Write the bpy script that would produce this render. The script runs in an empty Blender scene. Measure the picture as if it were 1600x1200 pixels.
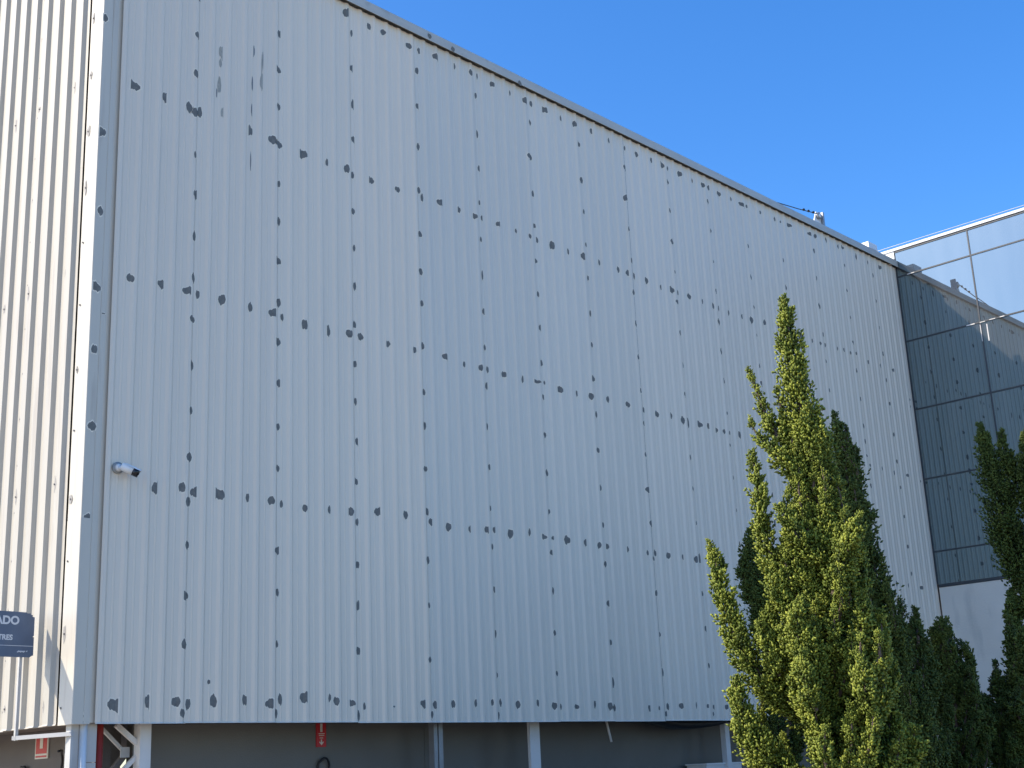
import bpy, bmesh, math, random
import numpy as np
from mathutils import Matrix, Vector

# ------------------------------------------------------------------ camera
sc = bpy.context.scene
COL = sc.collection
CAM = np.array([-5.97066, -10.69761, 1.75])
F, YAW, PITCH, ROLL = 2110.884, 0.826992, 0.281985, -0.0461624
def cam_axes():
    cy, sy, cp, sp = math.cos(YAW), math.sin(YAW), math.cos(PITCH), math.sin(PITCH)
    f = np.array([sy*cp, cy*cp, sp]); r = np.array([cy, -sy, 0.0]); u = np.cross(r, f)
    return math.cos(ROLL)*r + math.sin(ROLL)*u, -math.sin(ROLL)*r + math.cos(ROLL)*u, f
AX_R, AX_U, AX_F = cam_axes()
cd = bpy.data.cameras.new('camera'); cam = bpy.data.objects.new('camera', cd); COL.objects.link(cam)
cam.matrix_world = Matrix(((AX_R[0], AX_U[0], -AX_F[0], CAM[0]), (AX_R[1], AX_U[1], -AX_F[1], CAM[1]),
                           (AX_R[2], AX_U[2], -AX_F[2], CAM[2]), (0, 0, 0, 1)))
cd.sensor_fit = 'HORIZONTAL'; cd.sensor_width = 36; cd.lens = 36*F/1600
cd.clip_start = 0.1; cd.clip_end = 3000
sc.camera = cam

# ------------------------------------------------------------------ sky, sun, exposure
SUN = Vector((-0.607, 0.486, 0.627)).normalized()          # towards the sun
EL, AZ = math.asin(SUN.z), math.atan2(SUN.x, SUN.y)
w = bpy.data.worlds.new('World'); sc.world = w; w.use_nodes = True
nt = w.node_tree; nt.nodes.clear()
sky = nt.nodes.new('ShaderNodeTexSky'); sky.sky_type = 'NISHITA'; sky.sun_disc = False
sky.sun_elevation = EL; sky.sun_rotation = AZ
sky.air_density = 1.0; sky.dust_density = 1.6; sky.ozone_density = 2.5; sky.altitude = 600
bg = nt.nodes.new('ShaderNodeBackground'); bg.inputs[1].default_value = 0.15
wo = nt.nodes.new('ShaderNodeOutputWorld')
hs = nt.nodes.new('ShaderNodeHueSaturation'); hs.inputs['Saturation'].default_value = 1.35; hs.inputs['Hue'].default_value = 0.507
nt.links.new(sky.outputs[0], hs.inputs['Color']); nt.links.new(hs.outputs[0], bg.inputs[0]); nt.links.new(bg.outputs[0], wo.inputs[0])
sd = bpy.data.lights.new('sun', 'SUN'); sd.energy = 2.7; sd.angle = math.radians(0.5); sd.color = (1, 0.90, 0.75)
so = bpy.data.objects.new('sun', sd); COL.objects.link(so)
so.rotation_euler = SUN.to_track_quat('Z', 'Y').to_euler(); so.location = (-20, 10, 30)
vs = sc.view_settings; vs.view_transform = 'Standard'; vs.look = 'None'; vs.gamma = 1; vs.exposure = 1.0
vs.use_curve_mapping = False

random.seed(7); RNG = np.random.default_rng(11)
ZB, ZT = 2.3325, 10.627        # lower edge of the cladding, top of the roof edge
X1 = 16.32                     # the mirror glass wall stands across the far end

# ------------------------------------------------------------------ materials
def mat(name, col, rough=0.6, metal=0.0, var=0.0, scale=3.0, stretch=(1, 1, 1), bump=0.0, bscale=20.0, spec=0.5,
        tint=False, dirt=None, bstretch=(1, 1, 1)):
    m = bpy.data.materials.new(name); m.use_nodes = True
    n = m.node_tree.nodes; L = m.node_tree.links
    b = n['Principled BSDF']; b.inputs['Base Color'].default_value = (*col, 1)
    b.inputs['Roughness'].default_value = rough; b.inputs['Metallic'].default_value = metal
    b.inputs['Specular IOR Level'].default_value = spec
    geo = n.new('ShaderNodeNewGeometry')
    def noise(sc_, st, det=5):
        mp = n.new('ShaderNodeMapping'); mp.inputs['Scale'].default_value = st
        L.new(geo.outputs['Position'], mp.inputs['Vector'])
        t = n.new('ShaderNodeTexNoise'); t.inputs['Scale'].default_value = sc_; t.inputs['Detail'].default_value = det
        L.new(mp.outputs[0], t.inputs['Vector']); return t
    out = None
    if var > 0:
        t = noise(scale, stretch)
        r = n.new('ShaderNodeMapRange'); r.inputs[1].default_value = 0.25; r.inputs[2].default_value = 0.75
        r.inputs[3].default_value = 1-var; r.inputs[4].default_value = 1+var
        L.new(t.outputs['Fac'], r.inputs[0])
        mx = n.new('ShaderNodeMix'); mx.data_type = 'RGBA'; mx.blend_type = 'MULTIPLY'; mx.inputs[0].default_value = 1
        mx.inputs[6].default_value = (*col, 1); L.new(r.outputs[0], mx.inputs[7]); out = mx.outputs[2]
    if dirt:
        dcol, thr, dsc, dst, amt = dirt
        t = noise(dsc, dst, 8)
        r = n.new('ShaderNodeMapRange'); r.inputs[1].default_value = thr; r.inputs[2].default_value = thr+0.15
        r.inputs[3].default_value = 0; r.inputs[4].default_value = amt
        L.new(t.outputs['Fac'], r.inputs[0])
        mx = n.new('ShaderNodeMix'); mx.data_type = 'RGBA'; L.new(r.outputs[0], mx.inputs[0])
        if out: L.new(out, mx.inputs[6])
        else: mx.inputs[6].default_value = (*col, 1)
        mx.inputs[7].default_value = (*dcol, 1); out = mx.outputs[2]
    if tint:
        oi = n.new('ShaderNodeObjectInfo')
        mx = n.new('ShaderNodeMix'); mx.data_type = 'RGBA'; mx.blend_type = 'MULTIPLY'; mx.inputs[0].default_value = 1
        if out: L.new(out, mx.inputs[6])
        else: mx.inputs[6].default_value = (*col, 1)
        L.new(oi.outputs['Color'], mx.inputs[7]); out = mx.outputs[2]
    if out: L.new(out, b.inputs['Base Color'])
    if bump > 0:
        t = noise(bscale, bstretch, 4)
        bp = n.new('ShaderNodeBump'); bp.inputs['Strength'].default_value = bump; bp.inputs['Distance'].default_value = 0.02
        L.new(t.outputs['Fac'], bp.inputs['Height']); L.new(bp.outputs[0], b.inputs['Normal'])
    return m
M = {}
M['sheet'] = mat('painted_sheet', (0.795, 0.712, 0.58), 0.42, var=0.02, scale=1.2, stretch=(5, 5, 0.35), bump=0.035, bscale=2.2,
                 bstretch=(1.5, 1.5, 0.5), tint=True, dirt=((0.50, 0.47, 0.44), 0.60, 2.0, (7, 7, 0.35), 0.12))
M['sheet_sunlit'] = mat('painted_sheet_sunlit', (0.49, 0.455, 0.38), 0.5, var=0.05, scale=1.2, stretch=(5, 5, 0.3), bump=0.04, bscale=2.2,
                      bstretch=(1.5, 1.5, 0.5), tint=True, dirt=((0.36, 0.31, 0.25), 0.56, 2.2, (7, 7, 0.5), 0.45))  # same paint as the front, darkened so the sunlit side keeps its cream
M['cap'] = mat('roof_edge_metal', (0.50, 0.485, 0.43), 0.5, var=0.08, scale=2, stretch=(1, 5, 5), dirt=((0.30, 0.29, 0.26), 0.62, 6, (1, 1, 1), 0.5))
M['primer'] = mat('grey_primer', (0.165, 0.165, 0.15), 0.75, var=0.22, scale=28, dirt=((0.22, 0.23, 0.22), 0.62, 40, (1, 1, 0.6), 0.5))
M['sanded'] = mat('sanded_paint', (0.84, 0.76, 0.62), 0.8, var=0.04, scale=30)
M['scrape'] = mat('scraped_paint', (0.40, 0.38, 0.32), 0.7, var=0.2, scale=30)
M['scrape_dark'] = mat('scraped_metal', (0.20, 0.21, 0.21), 0.7, var=0.2, scale=30)
M['smudge'] = mat('screw_smudge', (0.33, 0.31, 0.285), 0.7, var=0.15, scale=40)
M['screw'] = mat('screw_steel', (0.16, 0.15, 0.14), 0.5, 0.4)
M['dark'] = mat('dark_gap', (0.03, 0.028, 0.027), 0.9)
M['gapshade'] = mat('gap_shade', (0.07, 0.055, 0.05), 0.9)  # brown-black colour stands for the shade in the hollow behind the slots
M['panel'] = mat('grey_green_wall', (0.17, 0.163, 0.142), 0.7, var=0.10, scale=1.6, bump=0.15, bscale=60)
M['panel_side'] = mat('brown_grey_wall', (0.15, 0.13, 0.115), 0.8, var=0.10, scale=2, bump=0.15, bscale=60)
M['white'] = mat('white_paint', (0.72, 0.71, 0.68), 0.5, var=0.06, scale=6, dirt=((0.45, 0.42, 0.36), 0.62, 9, (1, 1, 0.5), 0.4))
M['white_clean'] = mat('white_plastic', (0.78, 0.78, 0.76), 0.4, var=0.03, scale=8)
M['column'] = mat('column_panel', (0.50, 0.49, 0.46), 0.6, var=0.08, scale=4, dirt=((0.33, 0.30, 0.25), 0.60, 6, (1, 1, 0.6), 0.5))
M['redpipe'] = mat('red_pipe_paint', (0.30, 0.025, 0.015), 0.45, var=0.1, scale=9)
M['redsign'] = mat('red_sign', (0.55, 0.02, 0.025), 0.45, var=0.06, scale=12)
M['cream'] = mat('cream_print', (0.72, 0.66, 0.56), 0.5)
M['signblue'] = mat('sign_blue', (0.088, 0.125, 0.19), 0.5, var=0.12, scale=7, dirt=((0.12, 0.15, 0.2), 0.58, 9, (1, 1, 1), 0.5))
M['signtext'] = mat('sign_lettering', (0.62, 0.65, 0.68), 0.5)
M['black'] = mat('black_rubber', (0.012, 0.012, 0.013), 0.5)
M['blackgloss'] = mat('black_glass', (0.008, 0.008, 0.01), 0.12)
M['grey'] = mat('grey_plastic', (0.30, 0.31, 0.30), 0.5)
M['galv'] = mat('galvanised_steel', (0.33, 0.34, 0.35), 0.45, 0.5, var=0.1, scale=10)
M['mullion'] = mat('dark_mullion', (0.05, 0.055, 0.06), 0.4)
M['frame'] = mat('pale_metal_frame', (0.62, 0.63, 0.63), 0.4, var=0.06, scale=6, dirt=((0.40, 0.38, 0.33), 0.6, 10, (1, 1, 1), 0.5))
M['render'] = mat('painted_render', (0.74, 0.69, 0.60), 0.8, var=0.06, scale=1.5, bump=0.25, bscale=35,
                  dirt=((0.50, 0.48, 0.43), 0.56, 1.6, (2, 2, 0.6), 0.55))
M['bird'] = mat('white_dropping', (0.7, 0.68, 0.64), 0.8)
M['concrete'] = mat('roof_concrete', (0.30, 0.30, 0.29), 0.9, var=0.1)
M['bounce_paving'] = mat('bounce_paving', (0.34, 0.30, 0.245), 0.9, var=0.18, scale=0.6, bump=0.4, bscale=90)  # unseen ground, made lighter and warmer to bounce light onto the wall
M['soil'] = mat('planting_soil', (0.07, 0.05, 0.03), 0.95, var=0.3, scale=5, bump=0.6, bscale=25)
M['bark'] = mat('juniper_bark', (0.10, 0.07, 0.05), 0.9, var=0.3, scale=20, stretch=(3, 3, 0.6), bump=0.6, bscale=40)

def glass_mat():
    m = bpy.data.materials.new('mirror_glass'); m.use_nodes = True
    n = m.node_tree.nodes; L = m.node_tree.links; n.clear()
    o = n.new('ShaderNodeOutputMaterial')
    gl = n.new('ShaderNodeBsdfGlossy'); gl.inputs['Roughness'].default_value = 0.0
    gl.inputs['Color'].default_value = (0.19, 0.258, 0.28, 1)
    df = n.new('ShaderNodeBsdfDiffuse')
    geo = n.new('ShaderNodeNewGeometry')
    mp = n.new('ShaderNodeMapping'); mp.inputs['Scale'].default_value = (1, 2.2, 0.35); L.new(geo.outputs['Position'], mp.inputs['Vector'])
    t = n.new('ShaderNodeTexNoise'); t.inputs['Scale'].default_value = 1.6; t.inputs['Detail'].default_value = 6; L.new(mp.outputs[0], t.inputs['Vector'])
    cr = n.new('ShaderNodeMapRange'); cr.inputs[1].default_value = 0.3; cr.inputs[2].default_value = 0.75
    cr.inputs[3].default_value = 0.035; cr.inputs[4].default_value = 0.065; L.new(t.outputs['Fac'], cr.inputs[0])
    cb = n.new('ShaderNodeCombineColor'); L.new(cr.outputs[0], cb.inputs[0]); L.new(cr.outputs[0], cb.inputs[1]); L.new(cr.outputs[0], cb.inputs[2])
    L.new(cb.outputs[0], df.inputs['Color'])                       # dust film
    ad = n.new('ShaderNodeAddShader'); L.new(gl.outputs[0], ad.inputs[0]); L.new(df.outputs[0], ad.inputs[1])
    L.new(ad.outputs[0], o.inputs['Surface'])
    return m
M['glass'] = glass_mat()
def leaf_mat(name, c0, c1, c2):
    m = bpy.data.materials.new(name); m.use_nodes = True
    n = m.node_tree.nodes; L = m.node_tree.links; n.clear()
    o = n.new('ShaderNodeOutputMaterial')
    at = n.new('ShaderNodeAttribute'); at.attribute_name = 'tint'
    cr = n.new('ShaderNodeValToRGB'); e = cr.color_ramp.elements
    e[0].color = (*c0, 1); e[1].color = (*c2, 1); k = e.new(0.5); k.color = (*c1, 1)
    L.new(at.outputs['Fac'], cr.inputs[0])
    p = n.new('ShaderNodeBsdfPrincipled'); p.inputs['Roughness'].default_value = 0.55; p.inputs['Specular IOR Level'].default_value = 0.35
    L.new(cr.outputs[0], p.inputs['Base Color'])
    tr = n.new('ShaderNodeBsdfTranslucent'); L.new(cr.outputs[0], tr.inputs['Color'])
    mx = n.new('ShaderNodeMixShader'); mx.inputs[0].default_value = 0.22
    L.new(p.outputs[0], mx.inputs[1]); L.new(tr.outputs[0], mx.inputs[2]); L.new(mx.outputs[0], o.inputs['Surface'])
    return m
M['leaf'] = leaf_mat('juniper_foliage_sunlit', (0.030, 0.052, 0.010), (0.155, 0.20, 0.024), (0.44, 0.47, 0.07))  # brightened copy for the sunlit tree; lit and shaded tones widen the ramp
M['leaf_shaded'] = leaf_mat('juniper_foliage_shaded', (0.045, 0.07, 0.016), (0.09, 0.13, 0.022), (0.16, 0.20, 0.035))  # darkened copy of the foliage for the trees in the building's shadow

# ------------------------------------------------------------------ helpers
class MB:
    def __init__(s): s.v = []; s.f = []
    def quad(s, a, b, c, d):
        i = len(s.v); s.v += [tuple(a), tuple(b), tuple(c), tuple(d)]; s.f.append((i, i+1, i+2, i+3))
    def box(s, x0, x1, y0, y1, z0, z1):
        i = len(s.v)
        s.v += [(x, y, z) for z in (z0, z1) for x, y in ((x0, y0), (x1, y0), (x1, y1), (x0, y1))]
        s.f += [(i, i+3, i+2, i+1), (i+4, i+5, i+6, i+7)] + [(i+k, i+(k+1) % 4, i+4+(k+1) % 4, i+4+k) for k in range(4)]
        return s
    def tube(s, pts, r, n=8, square=False, cap=True):
        pts = [Vector(p) for p in pts]; rs = r if isinstance(r, (list, tuple)) else [r]*len(pts)
        base = len(s.v); ref = None
        for k, p in enumerate(pts):
            d = (pts[min(k+1, len(pts)-1)] - pts[max(k-1, 0)]).normalized()
            if ref is None: ref = Vector((0, 0, 1)) if abs(d.z) < 0.9 else Vector((0, 1, 0))
            a = d.cross(ref).normalized(); b = d.cross(a).normalized(); ref = a.cross(d)
            for j in range(n):
                t = 2*math.pi*(j+0.5)/n
                s.v.append(tuple(p + (a*math.cos(t) + b*math.sin(t))*rs[k]))
        for k in range(len(pts)-1):
            for j in range(n):
                a0 = base+k*n+j; a1 = base+k*n+(j+1) % n
                s.f.append((a0, a1, a1+n, a0+n))
        if cap:
            s.f.append(tuple(base+j for j in range(n))[::-1]); e = base+(len(pts)-1)*n
            s.f.append(tuple(e+j for j in range(n)))
        return s
    def prism(s, outline, x0, x1, axis=0):
        """outline of 2-D points pushed along an axis (0: points are (y,z); 1: points are (x,z))"""
        i = len(s.v); n = len(outline)
        for e in (x0, x1):
            for p in outline: s.v.append((e, p[0], p[1]) if axis == 0 else (p[0], e, p[1]))
        s.f += [(i+k, i+(k+1) % n, i+n+(k+1) % n, i+n+k) for k in range(n)]
        s.f += [tuple(range(i, i+n))[::-1], tuple(range(i+n, i+2*n))]
        return s
    def build(s, name, m, parent=None, smooth=False, recalc=True):
        me = bpy.data.meshes.new(name); me.from_pydata(s.v, [], s.f); me.materials.append(m)
        if recalc:
            bm = bmesh.new(); bm.from_mesh(me); bmesh.ops.recalc_face_normals(bm, faces=bm.faces); bm.to_mesh(me); bm.free()
        if smooth: me.shade_smooth()
        o = bpy.data.objects.new(name, me); COL.objects.link(o)
        if parent: attach(o, parent)
        return o
def attach(o, parent):
    o.parent = parent
    o.matrix_parent_inverse = world_of(parent).inverted()
def world_of(o):
    m = Matrix.LocRotScale(o.location, o.rotation_euler, o.scale)
    return world_of(o.parent) @ o.matrix_parent_inverse @ m if o.parent else m
def empty(name, loc, label, cat, group=None):
    o = bpy.data.objects.new(name, None); COL.objects.link(o); o.location = loc; o.empty_display_size = 0.2
    return tag(o, label, cat, group)
def tag(o, label, cat, group=None):
    o['label'] = label; o['category'] = cat
    if group: o['group'] = group
    return o
def struct(o): o['kind'] = 'structure'; return o
def text(name, body, size, m, parent, mw, bold=0.0, align='LEFT'):
    c = bpy.data.curves.new(name, 'FONT'); c.body = body; c.size = size; c.offset = bold; c.extrude = 0.0008; c.align_x = align
    t = bpy.data.objects.new(name, c); COL.objects.link(t)
    dg = bpy.context.evaluated_depsgraph_get(); me = bpy.data.meshes.new_from_object(t.evaluated_get(dg))
    bpy.data.objects.remove(t); me.transform(mw); me.materials.clear(); me.materials.append(m)
    o = bpy.data.objects.new(name, me); COL.objects.link(o); attach(o, parent); return o

# ------------------------------------------------------------------ ground
g = MB(); g.quad((-700, -700, 0), (700, -700, 0), (700, 700, 0), (-700, 700, 0)); struct(g.build('ground', M['bounce_paving'], recalc=False))
g = MB(); g.quad((2.0, -7.2, 0.004), (16.2, -7.2, 0.004), (16.2, -1.2, 0.004), (2.0, -1.2, 0.004)); struct(g.build('planting_bed', M['soil'], recalc=False))
g = MB(); g.box(1.88, 16.2, -7.34, -7.2, 0, 0.12); g.box(1.88, 2.0, -7.2, -1.2, 0, 0.12); g.box(1.88, 16.2, -1.2, -1.06, 0, 0.12)
struct(g.build('kerb', M['concrete']))

# ------------------------------------------------------------------ the metal-clad building
bld = empty('clad_building', (0, 0, 0), 'tall building clad in pale grey corrugated metal sheets dotted with dark grey primer patches', 'building')
PITCH_M, DEPTH_M, S0, SW = 0.204, 0.018, 0.0835, 1.02
PROF = [(0, 0), (0.050, 0), (0.056, -0.0045), (0.066, -0.0045), (0.072, 0), (0.120, 0), (0.148, -DEPTH_M), (0.178, -DEPTH_M), (0.204, 0)]
def prof(u):
    if u < 0.16: return -0.022
    q = (u - S0) % SW
    if u > 1.0 and q < 0.037: return -0.0016
    t = (u - S0) % PITCH_M
    for (a, ya), (b, yb) in zip(PROF, PROF[1:]):
        if a <= t <= b: return ya + (yb-ya)*(t-a)/(b-a)
    return 0.0
core = MB().box(0.12, X1-0.02, 0.07, 9, ZB+0.05, ZT-0.16); core.build('wall_core', M['gapshade'], bld)
roof = MB().box(0.14, X1-0.04, 0.09, 8.98, ZT-0.16, ZT-0.05).build('roof', M['concrete'], bld)
def sheet_mesh(us, z0, z1, conv, flange):
    """us: (position along wall, outward offset) list -> strip with a few bands up its height and a lower return"""
    mb = MB(); n = len(us); zs = [z0, z0+0.014] + list(np.linspace(z0+0.5, z1, 5))
    for z in zs:
        for (u, d) in us: mb.v.append(conv(u, d-(0.009 if z == z0 else 0), z))
    for k in range(6):
        for j in range(n-1):
            a = k*n+j; mb.f.append((a, a+1, a+1+n, a+n))
    i = len(mb.v)
    for (u, d) in us: mb.v.append(conv(u, d-0.009, z0)); mb.v.append(conv(u, flange, z0+0.004))
    for j in range(n-1): mb.f.append((i+2*j, i+2*j+1, i+2*j+3, i+2*j+2))
    return mb
TOPZ = ZT - 0.126
sheets = []
TINT = [(0.97,0.96,0.955),(1.0,0.985,0.975),(1.02,1.005,0.99),(1.045,1.02,1.0),(0.935,0.955,0.975),(0.945,0.965,0.985),(0.965,0.98,0.995),(0.96,0.975,0.99),
        (0.985,0.99,1.0),(0.975,0.985,1.0),(0.97,0.98,0.995),(0.99,0.995,1.0),(1.0,1.0,1.0),(0.985,0.995,1.0),(1.0,1.0,1.0),(1.03,1.03,1.03)]
for i in range(16):
    u0 = S0 + SW*i; u1 = min(u0+SW, X1-0.006)
    us = []
    lap = 0.004
    start = 0.215 if i == 0 else u0
    us.append((start, prof(start+1e-6)))
    if i: us.append((u0+0.0365, -0.0016)); us.append((u0+0.0372, 0))
    for k in range(5):
        for (a, d) in PROF[1:]:
            u = u0 + k*PITCH_M + a
            if u > start+0.0375*(i > 0)+0.002 and u < u1+0.001: us.append((u, d))
    gap = 0.014 if i in (7, 14) else -0.012
    ue = u1-gap
    us = [q for q in us if q[0] < ue-0.002]; us.append((ue, 0.0 if i < 15 else prof(ue)))
    dz = random.uniform(-0.006, 0.006)
    o = sheet_mesh(us, ZB+dz, TOPZ, lambda u, d, z: (u, d, z), 0.06).build('cladding_sheet', M['sheet'], bld)
    t = TINT[i]; j = random.uniform(0.985, 1.015); o.color = (t[0]*j, t[1]*j, t[2]*j, 1)
    sheets.append(o)

# side facing the sun: deeper ribs
PL, DL, Y0 = 0.240, 0.037, 0.206
PROFL = [(0, 0), (0.10, 0), (0.119, DL), (0.212, DL), (0.240, 0)]
def profl(v):
    t = (v - Y0) % PL
    for (a, ya), (b, yb) in zip(PROFL, PROFL[1:]):
        if a <= t <= b: return ya + (yb-ya)*(t-a)/(b-a)
    return 0.0
for i in range(9):
    v0 = Y0 + 4*PL*i
    us = [(v0 if i else 0.250, -0.003 if i else 0)] + [(v0+k*PL+a, -d) for k in range(4) for (a, d) in PROFL[1:]]
    us[-1] = (us[-1][0]-0.006, us[-1][1])
    o = sheet_mesh(us, ZB+random.uniform(-0.004, 0.004), TOPZ, lambda u, d, z: (d, u, z), 0.08).build('side_cladding_sheet', M['sheet_sunlit'], bld)
    j = random.uniform(0.97, 1.02); o.color = (j, j, j, 1)
# corner flashing: two lengths, lapped; an edge stands off each face and leaves a dark slot
for (z0, z1, e) in ((ZB-0.004, 4.085, 0.003), (4.07, TOPZ, 0.0)):
    mb = MB()
    c = 0.022 + e; cl_ = 0.004 + e
    out = [(0.158, 0.035), (0.158, -c), (0.105, -c-0.001), (0.10, -c+0.004), (0.095, -c-0.001), (-cl_+0.004, -c), (-cl_, -c+0.004), (-cl_, 0.209), (0.05, 0.209)]
    n = len(out)
    for z in (z0, z1):
        for (x, y) in out: mb.v.append((x, y, z))
    for k in range(n-1): mb.f.append((k, k+1, n+k+1, n+k))
    mb.v += [(0.1, 0.1, z0)]; mb.f += [(k, k+1, 2*n) for k in range(n-1)]
    o = mb.build('corner_flashing', M['sheet_sunlit'], bld); o.color = (1.2, 1.2, 1.2, 1)
mb = MB(); mb.quad((0.157, 0.022, ZB+0.01), (0.24, 0.022, ZB+0.01), (0.24, 0.022, TOPZ), (0.157, 0.022, TOPZ))
mb.build('slot_backing', M['sheet'], bld)
# roof edge capping in lengths
edges = [-0.06, 2.9, 5.95, 8.9, 11.95, 14.6, X1-0.01]
for i, (a, b) in enumerate(zip(edges, edges[1:])):
    e = 0.002*(i % 2)
    out = [(-0.062-e, ZT-0.132), (-0.070-e, ZT-0.132), (-0.066-e, ZT-0.012), (-0.058-e, ZT), (0.40, ZT+0.03), (0.40, ZT-0.03), (-0.050, ZT-0.02)]
    MB().prism(out, a, b+0.02*(i < 5)).build('roof_edge_capping', M['cap'], bld)
out = [(-0.066, ZT-0.132), (-0.074, ZT-0.132), (-0.070, ZT-0.012), (-0.062, ZT), (0.40, ZT+0.03), (0.40, ZT-0.03), (-0.054, ZT-0.02)]
MB().prism([(p[0], p[1]) for p in out], 0.40, 9.0, axis=1).build('side_edge_capping', M['cap'], bld)

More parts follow.
